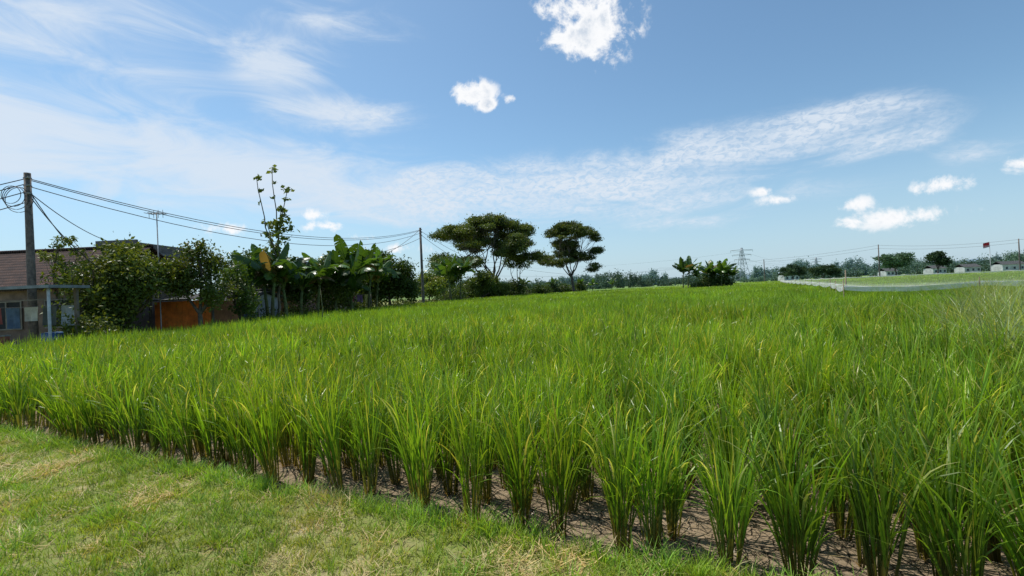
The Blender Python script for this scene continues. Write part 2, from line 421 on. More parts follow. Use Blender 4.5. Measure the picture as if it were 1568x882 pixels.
def limb(mb, p0, p1, r0, r1, bend=.15, seg=7, mat=1, col=(.16, .13, .10), sides=6, lift=0):
    p0 = np.array(p0, float); p1 = np.array(p1, float); L = np.linalg.norm(p1-p0)
    t = np.linspace(0, 1, seg)[:, None]; off = R.normal(0, 1, 3)*bend*L*.5; off[2] = lift*L
    P = p0*(1-t)+p1*t+off*np.sin(t*math.pi)+R.normal(0, .012*L, (seg, 3))*np.sin(t*math.pi)
    mb.tube(P, r0*(1-t[:, 0])+r1*t[:, 0], sides, col, mat, False); return P
def tree(name, base, cl, dens, leaf, cA, cB, tr=.12, fork=.4, mats=None, sub=14, spread=.24, asp=.5, bark=(.14, .11, .085)):
    mb = MB(); base = np.array(base, float)
    top = np.mean([c[:3] for c in cl], 0)
    f = base+(top-base)*np.array([.5, .5, 0])+np.array([0, 0, max((top[2]-base[2])*fork, .3)])
    limb(mb, base-np.array([0, 0, .1]), f, tr, tr*.75, .08, col=bark, sides=8)
    for c in cl:
        q = np.array(c[:3]); Pp = limb(mb, f, q, tr*.6, tr*.18, .2, col=bark, lift=.05)
        for _ in range(4):
            e_ = q+unit(1)[0]*np.array(c[3:])*.8; e_[2] = max(e_[2], base[2]+.3)
            limb(mb, Pp[R.integers(3, 6)], e_, tr*.22, tr*.06, .2, 5, col=bark, sides=4)
    crown(mb, cl, dens, leaf, cA, cB, 0, sub, spread, asp)
    return mb.build(name, mats or [M_leaf, M_bark])
G1 = (.03, .065, .012); G2 = (.085, .14, .024); G3 = (.15, .19, .03); GD = (.02, .045, .012)

tree('mango_tree', (-16.4, 20.4, 0), [(-17.4, 20.3, 2.75, 1.4, 1.4, 1.1), (-16.2, 20, 3.15, 1.3, 1.3, 1.0), (-15.2, 20, 2.9, 1.1, 1.3, .85), (-16.9, 19.3, 1.7, 1.3, 1.1, 1.1), (-17.4, 19.2, 1.2, .9, 1., .9), (-16.6, 20.2, 4.0, .8, .8, .5)], 2400, .18, G1, (.14, .18, .03), sub=22)
tree('guava_tree', (-13.9, 20.8, 0), [(-13.8, 20.8, 3.3, .9, .9, .9), (-14.3, 20.6, 2.7, .9, .9, .6), (-13.3, 21.0, 2.2, .6, .8, .8), (-13.9, 20.8, 4.1, .4, .4, .5)], 2600, .16, G1, G3, sub=18)
tree('citrus_shrub', (-13.3, 22.8, 0), [(-13.5, 22.8, 2.7, .7, .7, .8), (-12.9, 22.9, 1.7, .6, .7, .8)], 2400, .16, G1, G2)
tree('rambutan_tree', (-15.6, 30.3, 0), [(-16.6, 31, 3.4, 1.5, 1., 1.), (-15.2, 30.8, 3.2, 1.3, .9, 1.2), (-17.8, 31, 3.8, 1.2, 1., 1.1), (-14.2, 30.8, 2.4, 1.1, .9, 1.)], 2200, .22, G1, G2, sub=20)
tree('rose_apple_tree', (-13.4, 33.4, 0), [(-14.4, 33, 3.1, 1.2, 1., 1.2), (-13.2, 33.4, 3.4, 1.2, 1., 1.), (-12.4, 33.2, 1.9, 1.1, .9, .9), (-15.4, 32.5, 3.9, .9, .8, .9)], 2200, .22, G1, G3, sub=20)
tree('starfruit_tree', (-19.3, 19.9, 0), [(-19.4, 19.8, 3.9, .45, .5, .35), (-18.7, 19.8, 3.3, .4, .5, .4), (-19.0, 19.8, 4.5, .3, .3, .35)], 1300, .15, G2, G3, tr=.06, sub=9)
tree('cassava_plant', (-17.1, 18.6, 0), [(-17.1, 18.6, 3.9, .22, .22, .25), (-17.3, 18.6, 4.4, .25, .25, .2), (-17.0, 18.7, 3.3, .3, .3, .3)], 1200, .16, G2, G3, tr=.04, sub=8)
tree('jackfruit_tree', (-10.8, 42, 0), [(-10.6, 42, 3.3, 1.9, 1.7, 1.5), (-12.3, 42.5, 4.2, 1.5, 1.4, 1.1), (-9.7, 42, 2.2, 1.2, 1.2, 1.1), (-12., 41, 2.2, 1.4, 1.2, 1.2), (-11.3, 42, 5.0, .8, .8, .6)], 2200, .26, G1, G2, tr=.16, sub=20)
tree('mahogany_tree', (-14.6, 46, 0), [(-14.6, 46, 4.8, 1.6, 1.5, 1.1), (-16.6, 47, 3.6, 1.6, 1.5, 1.2), (-18.6, 47, 4.2, 1.6, 1.5, 1.2)], 1800, .26, G1, G2, tr=.16, sub=20)
tree('soursop_tree', (-9.2, 52.5, 0), [(-9.0, 52.5, 2.4, 1.4, 1.4, 1.2), (-9.9, 53, 3.2, 1.1, 1.1, .9)], 1800, .26, G2, G3, sub=16)
tree('lime_tree', (-5.2, 72, 0), [(-4.6, 74, 3.1, 2.2, 2., 1.6), (-6.2, 73, 2.2, 1.8, 2., 1.4), (-3.4, 76, 2.2, 1.6, 1.8, 1.3), (-1.8, 79, 1.6, 1.4, 1.8, 1.1)], 1500, .32, (.06, .11, .02), G3, tr=.16)
tree('waru_tree', (-8.5, 62, 0), [(-8.9, 63, 4.6, 2.0, 2., 1.9), (-10.5, 63, 3., 1.6, 2., 1.6)], 1500, .32, GD, G2, tr=.16)

def hedge(name, pts, dens=1500, leaf=.2, cA=G1, cB=G2):
    mb = MB()
    crown(mb, pts, dens, leaf, cA, cB, 0, 14, .3)
    for (x, y, z, a, b_, c_) in pts:
        for _ in range(4): limb(mb, (x+R.uniform(-.2, .2), y, 0), (x+R.uniform(-.6, .6)*a, y+R.uniform(-.5, .5)*b_, z+c_*.4), .03, .012, .1, 5, sides=4)
    return mb.build(name, [M_leaf, M_bark])
hp = []
for yy in np.arange(17, 70, 1.3):
    hh = R.uniform(.5, 1.15)
    if R.random() < .8 and not (18.5 < yy < 25.5): hp.append((float(xleft(yy))-R.uniform(.4, 1.2), yy, .45*hh+.1, .9, .9, .62*hh+.15))
hedge('shrub_border', hp, 1500, .16, G1, G3)
hp = []
for yy in np.arange(68, 112, 1.4): hh = R.uniform(.9, 2.4); hp.append((float(xleft(yy))-R.uniform(1, 5), yy+R.uniform(0, 2), .5*hh+.2, 1.8, 1.5, .75*hh))
hedge('shrub_border', hp, 800, .38, G1, G2)

def rain_tree(name, base, H, W, seed, lean=0, trunk=.42, dens=620, low=.3):
    mb = MB(); r = np.random.default_rng(seed); base = np.array(base, float); bk = (.15, .125, .10)
    f = base+np.array([lean, 0, H*.27])
    limb(mb, base-np.array([0, 0, .2]), f, trunk, trunk*.75, .05, 8, col=bk, sides=9)
    cl = []
    nl = 8
    for i in range(nl):
        a = i*2*math.pi/nl+r.uniform(-.3, .3); rr = W*.5*r.uniform(.25, .5)
        h = H*(r.uniform(.48, .64)); m1 = base+np.array([lean*1.3+rr*math.cos(a), rr*math.sin(a)*.9, h])
        Pp = limb(mb, f+np.array([0, 0, r.uniform(-.8, .3)]), m1, trunk*.4, trunk*.18, .12, 8, col=bk, lift=-.06)
        for k in range(8):
            a2 = a+r.uniform(-.75, .75); r2 = W*.5*r.uniform(.12, .95)
            zz = H*(.94-.36*(r2/(W*.5))**2*r.uniform(.6, 1.3)) - (H*r.uniform(.08, low) if r.random() < .5 else 0)
            q = base+np.array([lean*1.3+r2*math.cos(a2), r2*math.sin(a2)*.9, zz])
            P2_ = limb(mb, Pp[-1] if k else Pp[-3], q, trunk*.17, trunk*.05, .12, 6, col=bk, sides=5, lift=-.04)
            s_ = W*r.uniform(.065, .12); cl.append((q[0], q[1], q[2]+.2, s_, s_, s_*r.uniform(.35, .55)))
            for _ in range(2):
                ee = q+np.array([r.uniform(-1, 1)*s_, r.uniform(-1, 1)*s_, r.uniform(-.1, .4)*s_*.5])
                limb(mb, P2_[-3], ee, trunk*.06, .015, .15, 5, col=bk, sides=4)
    crown(mb, cl, dens, .35, (.03, .06, .016), (.12, .16, .035), 0, 14, .28, .45, (.3, 1.))
    return mb.build(name, [M_leaf, M_bark])
rain_tree('rain_tree', (-1.5, 82, 0), 14.7, 18.5, 4, -1.6, .42, 850, .33)
rain_tree('rain_tree', (13.2, 100, 0), 15.8, 15.5, 9, -.4, .34, 700, .46)
tree('young_albizia_tree', (1.2, 88, 0), [(1.2, 88, 8.5, 2., 2., 1.2), (.2, 88, 6.8, 1.6, 1.6, 1.), (2.4, 88, 6.6, 1.5, 1.5, .9)], 420, .36, (.05, .09, .03), G2, tr=.16, fork=.3)

def sparse_tree(name, base):
    mb = MB(); b0 = np.array(base, float); bk = (.2, .17, .13)
    tops = [((-.85, 0, 9.1), (.3, 0, 3.6)), ((.1, 0, 9.45), (.25, 0, 3.8)), ((.95, 0, 8.2), (.25, 0, 4.2)), ((.55, 0, 7.1), (.2, 0, 4.4)), ((-.5, .3, 6.4), (.2, 0, 4.0))]
    limb(mb, b0, b0+np.array([.3, 0, 4.6]), .085, .06, .03, 8, col=bk)
    cl = []
    for tp, st in tops:
        Pp = limb(mb, b0+np.array(st), b0+np.array(tp), .045, .02, .05, 8, col=bk, sides=5)
        cl.append((*Pp[-1], .27, .27, .16)); cl.append((*(Pp[-2]+np.array([.12, 0, 0])), .14, .14, .12))
        cl.append((*(Pp[5]+np.array([-.1, 0, 0])), .1, .1, .1))
    crown(mb, cl, 420, .3, G2, G3, 0, 6, .35, .6)
    crown(mb, [(b0[0]+.3, b0[1], 5.6, .8, .6, .8), (b0[0]+.75, b0[1], 6.2, .5, .5, .5), (b0[0]+0, b0[1], 4.7, .7, .6, .6)], 200, .32, G2, G3, 0, 9, .3, .6)
    return mb.build(name, [M_leaf, M_bark])
sparse_tree('tall_sapling', (-14.1, 28, 0))

def banana(name, base, H, nl, L, seed, W=.38, green=1.):
    r = np.random.default_rng(seed); mb = MB(); b0 = np.array(base, float)
    hs_ = H*.5; t = np.linspace(0, 1, 7)[:, None]
    lean = np.array([r.uniform(-.1, .1)*H, r.uniform(-.1, .1)*H, 0])
    P = b0+t*np.array([0, 0, hs_])+t**2*lean*.5
    cc = np.repeat((np.array([.15, .12, .06])*(1-t)+np.array([.12, .17, .05])*t), 8, 0)
    mb.tube(P, .13-.06*t[:, 0], 8, cc, 1, True); top = P[-1]
    ph = r.uniform(0, 6.28)
    for i in range(nl):
        a = ph+i*2.4+r.uniform(-.3, .3); young = i >= nl-3
        e0 = rad(r.uniform(76, 86)) if young else rad(r.uniform(50, 78)); e1 = e0-rad(r.uniform(10, 60)) if young else rad(r.uniform(-70, 10))
        LL = L*r.uniform(.8, 1.1); S_ = 18; tt = np.linspace(0, 1, S_+1)
        el = e0+(e1-e0)*tt**1.5
        d = np.stack([np.cos(el)*math.cos(a), np.cos(el)*math.sin(a), np.sin(el)], -1)
        Q = top+np.concatenate([[np.zeros(3)], np.cumsum((d[:-1]+d[1:])/2*LL/S_, 0)])
        mb.tube(Q, .03*(1-tt)+.006, 4, (.16, .22, .06), 0, False)
        side = np.array([-math.sin(a), math.cos(a), 0]); roll = r.uniform(-.4, .4)
        w = W*L/2.3*np.clip((tt-.16)/.12, 0, 1)**.5*np.sqrt(np.clip(1-((tt-.16)/.84)**3, 0, 1))
        g0 = np.array([.055, .12, .02])*green*r.uniform(.6, 1.4); 
        if i == 0 and r.random() < .5: g0 = np.array([.17, .13, .06])
        for sd in (-1, 1):
            k = 3; dr = r.uniform(-.5, .3)
            while k < S_:
                run = int(r.integers(1, 5)); dr = np.clip(dr+r.uniform(-.45, .45), -1.1, .35); kk = min(S_, k+run)
                V = []; C = []
                for q in range(k, kk+1):
                    nrm = np.cross(d[q], side); nrm = nrm if nrm[2] > 0 else -nrm
                    o = side*sd*math.cos(dr+roll*sd)+nrm*math.sin(dr+roll*sd)
                    sh = d[q]*(.10*(-1 if q == kk else 0)*(r.random()))
                    V += [Q[q], Q[q]+o*w[q]*.55+sh*.3, Q[q]+(o-np.array([0, 0, .18]))*w[q]+sh+d[q]*.06]; C += [g0*1.15, g0, g0*.9]
                m_ = kk-k
                F_ = [(3*z_+c_, 3*z_+c_+1, 3*z_+c_+4, 3*z_+c_+3) for z_ in range(m_) for c_ in range(2)]
                mb.add(np.array(V), F_, np.array(C), 0); k = kk
    return mb.build(name, [M_ban, M_bark])
BN = [(-14.6, 25.8, 4.6, 10, 2.4), (-13.6, 26.5, 5.4, 12, 2.7), (-13.1, 27.2, 4.6, 10, 2.4), (-14.4, 27.6, 5.1, 11, 2.6), (-12.9, 31, 5.2, 12, 2.8), (-13.4, 29.6, 4.4, 10, 2.4), (-11.9, 34.5, 5.4, 12, 3.0), (-12.6, 36, 6.6, 12, 3.2), (-11.2, 36.5, 6.0, 12, 3.0), (-12.3, 32.6, 4.6, 10, 2.6), (-11.2, 38.5, 5.4, 11, 2.8), (-13.6, 35.5, 5.6, 11, 2.8), (-11.4, 33.4, 3.6, 9, 2.2),
      (-7.4, 57, 6.6, 12, 3.3), (-6.4, 58, 7.0, 13, 3.3), (-7.9, 59, 6.0, 12, 3.1), (2.5, 95, 4.6, 9, 2.4), (9, 104, 4.4, 9, 2.4), (16, 110, 4.4, 9, 2.2), (19.5, 114, 3.6, 8, 2), (25, 118, 3.6, 8, 2), (28.8, 79, 6.0, 12, 3.0), (30.0, 80, 6.4, 13, 3.2), (30.6, 78, 4.6, 9, 2.6), (33.6, 80, 5.6, 12, 3.0), (35.2, 79, 5.2, 12, 3.), (36.6, 80, 4.8, 12, 2.8), (34.5, 81, 4.6, 12, 2.8), (37.8, 80.5, 4.2, 11, 2.4)]
for q, (x, y, h, nl, L) in enumerate(BN): banana('banana_plant', (x, y, 0), h, nl, L, 100+q, green=1.)
hedge('shrub_clump', [(33.8, 80.5, 1.5, 1.4, 1.4, 1.3), (36, 80.5, 1.5, 1.5, 1.4, 1.3), (31, 79.5, 1., 1., 1., .8)], 900, .35, GD, G2)

HZ = lambda c, k: tuple(np.array(c)*(1-k)+np.array([.19, .29, .36])*k)  # aerial haze painted in: blends pale blue into distant leaf colours
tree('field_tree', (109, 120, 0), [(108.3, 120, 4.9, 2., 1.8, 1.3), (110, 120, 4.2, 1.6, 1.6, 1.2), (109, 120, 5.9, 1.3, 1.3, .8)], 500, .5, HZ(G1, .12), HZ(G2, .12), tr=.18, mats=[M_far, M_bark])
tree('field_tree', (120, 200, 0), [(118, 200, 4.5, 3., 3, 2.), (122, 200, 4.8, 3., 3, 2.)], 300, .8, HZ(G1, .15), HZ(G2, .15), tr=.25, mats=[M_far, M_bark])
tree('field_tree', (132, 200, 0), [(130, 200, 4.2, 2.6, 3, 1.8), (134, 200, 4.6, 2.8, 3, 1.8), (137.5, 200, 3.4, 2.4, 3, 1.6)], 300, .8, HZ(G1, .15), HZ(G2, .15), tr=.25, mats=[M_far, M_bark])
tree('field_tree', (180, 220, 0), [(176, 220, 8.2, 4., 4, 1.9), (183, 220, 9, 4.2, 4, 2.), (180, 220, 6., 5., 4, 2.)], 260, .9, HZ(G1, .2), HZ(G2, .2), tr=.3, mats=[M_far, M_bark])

def treeline(name, x0, x1, yd, h0, h1, haze, seed, step=5, prof=None, leaf=1.0, dens=38):
    mb = MB(); cl = []
    x = x0
    while x < x1:
        n_ = float(fbm(np.array(x*.03+seed), np.array(seed*1.3)))
        h = h0+(h1-h0)*np.clip((n_-.3)*2.6, 0, 1)*R.uniform(.75, 1.15)
        if prof: h *= prof(x)
        r_ = R.uniform(.5, 1.3)*step
        cl.append((x, yd+R.uniform(-22, 22), h*.42, r_, r_, h*.55)); x += step*R.uniform(.4, 1.4)
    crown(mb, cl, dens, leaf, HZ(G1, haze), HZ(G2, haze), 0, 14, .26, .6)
    for c_ in cl[::3]: mb.tube([(c_[0], c_[1], 0), (c_[0], c_[1], c_[2])], .3, 4, (.12, .11, .1), 0, False)
    return mb.build(name, [M_far])
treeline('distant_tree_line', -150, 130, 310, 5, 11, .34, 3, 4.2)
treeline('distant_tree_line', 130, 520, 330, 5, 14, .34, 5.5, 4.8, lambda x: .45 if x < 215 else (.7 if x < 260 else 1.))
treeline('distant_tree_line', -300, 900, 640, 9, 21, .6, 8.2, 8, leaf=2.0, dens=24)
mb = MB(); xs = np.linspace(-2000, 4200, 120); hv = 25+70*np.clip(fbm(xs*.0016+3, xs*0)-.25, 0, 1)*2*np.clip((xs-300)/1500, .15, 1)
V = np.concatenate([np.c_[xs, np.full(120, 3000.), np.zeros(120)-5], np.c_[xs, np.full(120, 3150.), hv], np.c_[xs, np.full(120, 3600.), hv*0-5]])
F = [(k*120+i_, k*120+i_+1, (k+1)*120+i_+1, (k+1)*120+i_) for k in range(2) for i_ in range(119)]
mb.add(V, F, (.22, .32, .42), 0, True); mb.build('hills', [M_far])  # bluish distance haze is painted into the hill colour

# ------------------------------------------------------------ poles, wires
def pole(name, x, y, h, r=.13, col=(.17, .14, .12), arm=True):
    mb = MB(); mb.tube([(x, y, -.2), (x, y, h*.5), (x, y, h)], [r, r*.85, r*.7], 10, col, 0)
    if arm:
        for zz in (h-.2, h-.5, h-.8):
            mb.tube([(x+r*.6, y-.1, zz), (x+r*.6+.1, y-.12, zz)], [.035, .045], 8, (.3, .28, .25), 1)
            mb.tube([(x, y, zz-.02), (x, y, zz+.02)], [r*.85, r*.85], 10, (.3, .3, .3), 1)
    return mb.build(name, [M_bark, M_metal])
def wires(name, segs, r=.014, col=(.03, .03, .03)):
    mb = MB()
    for (a, b_, sag) in segs:
        a = np.array(a, float); b_ = np.array(b_, float); t = np.linspace(0, 1, 24)[:, None]
        P_ = a*(1-t)+b_*t; P_[:, 2] -= 4*sag*t[:, 0]*(1-t[:, 0]); mb.tube(P_, r, 5, col, 0, False)
    return mb.build(name, [M_wire])
pole('utility_pole', -18.4, 18, 7.0, .15)
pole('utility_pole', -9.4, 49.5, 8.7, .16)
pole('utility_pole', 97, 180, 9.2, .2, arm=False)
pole('utility_pole', 117.6, 150, 11, .2, arm=False)
pole('utility_pole', 130, 120, 9, .17, arm=False)
sg = [((-18.4, 17.95, z_), (-9.4+o, 49.45, z_+1.65), s_) for o, z_, s_ in ((-.1, 6.8, 1.5), (0, 6.75, 1.6), (.1, 6.5, 1.8))]
sg += [((-18.4, 18, 6.4), (-18.9, 20.6, 4.0), .15), ((-18.4, 18, 6.3), (-21.7, 26, 5.2), .3), ((-18.4, 18, 6.2), (-15.8, 19.4, 2.6), .5)]
sg += [((-18.4, 18, z_), (-46, 20+k, z_+.3), 1.2) for k, z_ in enumerate((6.8, 6.6, 6.3, 5.9))]
wires('power_lines', sg, .017)
wires('power_lines', [((-9.4, 49.4, 8.5), (-14, 38, 4.2), .8), ((-9.4, 49.4, 8.0), (-2, 90, 6.5), 1.6), ((-2, 90, 6.5), (60, 190, 8), 2.5), ((-9.4, 49.4, 8.4), (-2, 90, 7.2), 1.2), ((-9.4, 49.4, 7.6), (-15, 40, 5.2), .5)], .02)
wires('power_lines', [((97, 180, 9.), (117.6, 150, 10.8), .5), ((117.6, 150, 10.8), (130, 120, 8.8), .8), ((130, 120, 8.8), (150, 90, 8.8), .8), ((97, 180, 9.), (60, 190, 8.), .8), ((97, 180, 8.2), (117.6, 150, 9.8), .5), ((117.6, 150, 9.8), (130, 120, 8), .8)], .03, (.15, .16, .17))
mb = MB()
for k in range(4):
    a = np.linspace(0, 6.283, 26); q_ = .42+.06*k
    mb.tube(np.c_[-18.85+.05*k+q_*np.cos(a)*.9, 17.8+.05*k+0*a, 6.15-.06*k+q_*np.sin(a)*.8], .012, 5, (.03, .03, .03), 0, False)
mb.build('cable_coil', [M_wire])
mb = MB(); ax_, ay = -15.3, 20.4
mb.tube([(ax_, ay, 0), (ax_, ay, 5.75)], .022, 6, (.35, .35, .35), 0)
mb.tube([(ax_-.35, ay, 5.7), (ax_+.4, ay, 5.66)], .018, 5, (.25, .25, .25), 0)
for k in range(6): mb.tube([(ax_-.33+k*.14, ay-.28, 5.7), (ax_-.33+k*.14, ay+.28, 5.7)], .012, 4, (.25, .25, .25), 0)
for k in range(4): mb.tube([(ax_-.33+k*.2, ay, 5.5), (ax_-.33+k*.2, ay, 5.85)], .012, 4, (.25, .25, .25), 0)
mb.build('tv_antenna', [M_metal])
def pylon(name, x, y, h, w, t_=.22):
    mb = MB(); col = (.33, .37, .41)
    def hw(z_): return w*.5*(1-z_/h)**1.2+w*.07
    lv = [0, .2, .38, .53, .66, .77, .88, 1.]
    for sx in (-1, 1):
        for sy in (-1, 1): mb.tube([(x+sx*hw(h*l), y+sy*hw(h*l), h*l) for l in lv], t_, 4, col, 0)
    for a_, b_ in zip(lv[:-1], lv[1:]):
        for sy in (-1, 1):
            for sx in (-1, 1): mb.tube([(x-sx*hw(h*a_), y+sy*hw(h*a_), h*a_), (x+sx*hw(h*b_), y+sy*hw(h*b_), h*b_)], t_*.6, 4, col, 0)
            mb.tube([(x-hw(h*b_), y+sy*hw(h*b_), h*b_), (x+hw(h*b_), y+sy*hw(h*b_), h*b_)], t_*.6, 4, col, 0)
    for z_, l_ in ((.66, .5), (.8, .6), (.93, .72)):
        for s_ in (-1, 1):
            mb.tube([(x, y, h*z_+.8), (x+s_*w*l_*1.5, y, h*z_)], t_*.7, 4, col, 0); mb.tube([(x, y, h*z_-.6), (x+s_*w*l_*1.5, y, h*z_)], t_*.7, 4, col, 0)
            mb.tube([(x+s_*w*l_*1.45, y, h*z_), (x+s_*w*l_*1.45, y, h*z_-1.6)], t_*.6, 4, col, 0)
    return mb.build(name, [M_metal])
pylon('transmission_tower', 197, 400, 29, 9, .18)
pylon('transmission_tower', 520, 800, 34, 9, .3)
wires('transmission_lines', [((197+o, 400, z_), (520+o, 800, z_+8), 8) for o, z_ in ((-7, 18), (7, 18), (-9, 23), (9, 23))]+[((197+o, 400, z_), (-60+o, 470, z_+3), 7) for o, z_ in ((-7, 18), (7, 18), (0, 26))], .045, (.25, .28, .32))
mb = MB(); fx, fy = 132.7, 130
mb.tube([(fx, fy, 0), (fx, fy, 9.2)], .06, 6, (.5, .5, .5), 0)
t = np.linspace(0, 1, 9); V = []; C = []
for k, z_ in enumerate((9.1, 8.4, 7.7)):
    for q in t: V.append((fx-1.7*q, fy+.15*math.sin(q*7), z_-.35*q)); C.append((.65, .02, .03) if k < 2 else (.75, .6, .6))
F = [(k*9+q, k*9+q+1, (k+1)*9+q+1, (k+1)*9+q) for k in range(2) for q in range(8)]
mb.add(V, F, np.array(C), 0); mb.build('flag', [M_paint])

# ------------------------------------------------------------ bird net
m, T, out = newmat('bird_net')
pos = T.n('ShaderNodeNewGeometry').outputs['Position']; at = T.n('ShaderNodeAttribute', attribute_name='col')
sp = T.n('ShaderNodeSeparateColor'); T.L.new(at.outputs['Color'], sp.inputs[0])
nz = T.noise(pos, 1.4, 5, .7, 1.)
fac = T.m('MULTIPLY', sp.outputs[0], T.ramp(nz, .25, .75, .4, 1.2), clamp=True)
d = T.n('ShaderNodeBsdfDiffuse'); d.inputs[0].default_value = (.8, .82, .82, 1)
tl = T.n('ShaderNodeBsdfTranslucent'); tl.inputs[0].default_value = (.8, .82, .82, 1)
ms = T.n('ShaderNodeMixShader'); ms.inputs[0].default_value = .4; T.L.new(d.outputs[0], ms.inputs[1]); T.L.new(tl.outputs[0], ms.inputs[2])
tr_ = T.n('ShaderNodeBsdfTransparent'); mx = T.n('ShaderNodeMixShader'); T.L.new(fac, mx.inputs[0]); T.L.new(tr_.outputs[0], mx.inputs[1]); T.L.new(ms.outputs[0], mx.inputs[2]); T.L.new(mx.outputs[0], out.inputs[0])
M_net = m
net = empty('bird_net')
corner = [(14.8, 21), (18.5, 18.6), (25, 17.8), (36, 20), (50, 28), (64, 42), (90, 66), (112, 90), (84, 118), (60, 105), (42, 72), (30, 48), (21, 31)]
corner = [np.array(c) for c in corner]
cen = np.array([56, 60]); nb = MB(); sheet = MB(); stk = MB()
loop = []
for k in range(len(corner)):
    a, b_ = corner[k], corner[(k+1) % len(corner)]; m_ = max(1, int(np.linalg.norm(b_-a)/5)); 
    for q in range(m_):
        pa = a+(b_-a)*q/m_; pb = a+(b_-a)*(q+1)/m_; zt = 1.2
        stk.tube([(pa[0], pa[1], 0), (pa[0]+.02, pa[1], 1.35+R.uniform(-.1, .2))], .02, 5, (.25, .2, .13), 0)
        for u_ in np.linspace(0, 1, 7)[:-1]:
            pp = pa*(1-u_)+pb*u_; loop.append((pp[0], pp[1], zt-.14*4*u_*(1-u_)+R.normal(0, .008)))
loop = np.array(loop); nL = len(loop)
V = np.concatenate([loop, loop-np.array([0, 0, .2])]); F = [(k, (k+1) % nL, nL+(k+1) % nL, nL+k) for k in range(nL)]
nb.add(V, F, (.8, 0, 0), 0); nb.build('net_edge', [M_net], net)
rings = [1., .96, .85, .6, .35, .1]; V = []; C = []
for k, r_ in enumerate(rings):
    Q = loop.copy(); Q[:, :2] = cen+(Q[:, :2]-cen)*r_
    if k: Q[:, 2] = 1.1+.12*(fbm(Q[:, 0]*.2, Q[:, 1]*.2)-.5)
    V.append(Q); C.append(np.full((nL, 3), [.6, .32, .12, .08, .08, .08][k]))
F = [(k*nL+q, k*nL+(q+1) % nL, (k+1)*nL+(q+1) % nL, (k+1)*nL+q) for k in range(len(rings)-1) for q in range(nL)]
sheet.add(np.concatenate(V), F, np.concatenate(C), 0, True); sheet.build('net_sheet', [M_net], net)
stk.build('net_stakes', [M_bark], net)
mb = MB(); mb.tube([(21.3, 30, 0), (21.35, 30, 2.0)], .04, 6, (.3, .24, .16), 0); mb.build('bamboo_stake', [M_bark])
mb = MB(); mb.tube([(-8.2, 20, 0), (-8.1, 20, 1.2), (-8.16, 20, 2.1)], [.03, .02, .01], 5, (.16, .17, .07), 0); mb.build('bamboo_stake', [M_bark])

# ------------------------------------------------------------ buildings
def gable(mb, x0, x1, y0, y1, ze, zr, mat, ov=.4, th=.07):
    ym = (y0+y1)/2; dz = (zr-ze)/(ym-y0)*ov
    for (ya, yb) in ((y0-ov, ym), (y1+ov, ym)):
        V = [(x0-ov, ya, ze-dz), (x1+ov, ya, ze-dz), (x1+ov, yb, zr), (x0-ov, yb, zr)]
        V += [(a, b_, c_-th) for a, b_, c_ in V]
        mb.add(V, [(0,1,2,3),(4,7,6,5),(0,4,5,1),(1,5,6,2),(3,2,6,7),(0,3,7,4)], (.15, .1, .08), mat)
def house(name, x0, x1, y0, y1, ze, zr, wall, roofm=M_tile):
    e_ = empty(name)
    w = MB(); t_ = .15
    w.box((x0, y0, 0), (x1, y0+t_, ze), wall); w.box((x0, y1-t_, 0), (x1, y1, ze), wall)
    w.box((x0, y0+t_+.003, 0), (x0+t_, y1-t_-.003, ze-.003), wall); w.box((x1-t_, y0+t_+.003, 0), (x1, y1-t_-.003, ze-.003), wall)
    ym = (y0+y1)/2
    for xx in (x0+.02, x1-.02): w.add([(xx, y0+.1, ze-.01), (xx, y1-.1, ze-.01), (xx, ym, zr-.1)], [(0, 1, 2)], wall)
    w.build('walls', [M_paint], e_)
    r = MB(); gable(r, x0, x1, y0, y1, ze, zr, 0); r.tube([(x0-.4, ym, zr+.02), (x1+.4, ym, zr+.02)], .1, 8, (.1, .07, .06), 0); r.build('roof', [roofm], e_)
    o = MB(); n_ = max(2, int((x1-x0)/2.2))
    for k in range(n_):
        xc = x0+(k+.5)*(x1-x0)/n_
        if k % 3 == 1: o.box((xc-.45, y0-.05, .05), (xc+.45, y0-.01, 2.05), (.14, .08, .05))
        else:
            o.box((xc-.6, y0-.03, 1.), (xc+.6, y0-.012, 2.1), (.03, .035, .04))
            for a, b_ in (((xc-.66, 0.94), (xc-.6, 2.16)), ((xc+.6, .94), (xc+.66, 2.16)), ((xc-.03, 1.), (xc+.03, 2.1)), ((xc-.597, .94), (xc+.597, 1.)), ((xc-.597, 2.1), (xc+.597, 2.16))):
                o.box((a[0], y0-.06, a[1]), (b_[0], y0-.031, b_[1]), (.3, .28, .24))
    o.build('windows_and_door', [M_paint], e_)
    return e_
house('village_house', -27, -17.9, 19.8, 26.1, 2.85, 4.6, (.26, .19, .15))
house('village_house', -21, -15.6, 35, 41, 2.7, 4.6, (.35, .22, .22))
house('village_house', -17.4, -14.9, 26.3, 30, 1.9, 2.3, (.40, .42, .47), M_corr)
house('village_house', -24, -17, 50, 57, 2.8, 5.2, (.35, .32, .27))
cp = empty('carport')
mb = MB(); mb.box((-23, 15.8, 2.50), (-15.6, 17.3, 2.54), (.3, .32, .34)); mb.build('roof', [M_corr], cp)
mb = MB(); mb.box((-23, 15.74, 2.45), (-15.55, 15.797, 2.55), (.25, .28, .31)); mb.box((-15.597, 15.8, 2.45), (-15.54, 17.3, 2.55), (.22, .24, .26))
mb.box((-17.9, 16, 0), (-17.78, 16.12, 2.497), (.25, .10, .07)); mb.box((-21.4, 16, 0), (-21.28, 16.12, 2.497), (.25, .10, .07))
mb.tube([(-15.75, 15.95, 0), (-15.75, 15.95, 2.44)], .045, 8, (.6, .6, .58), 0); mb.box((-15.88, 17.0, 0), (-15.78, 17.1, 2.497), (.2, .16, .13))
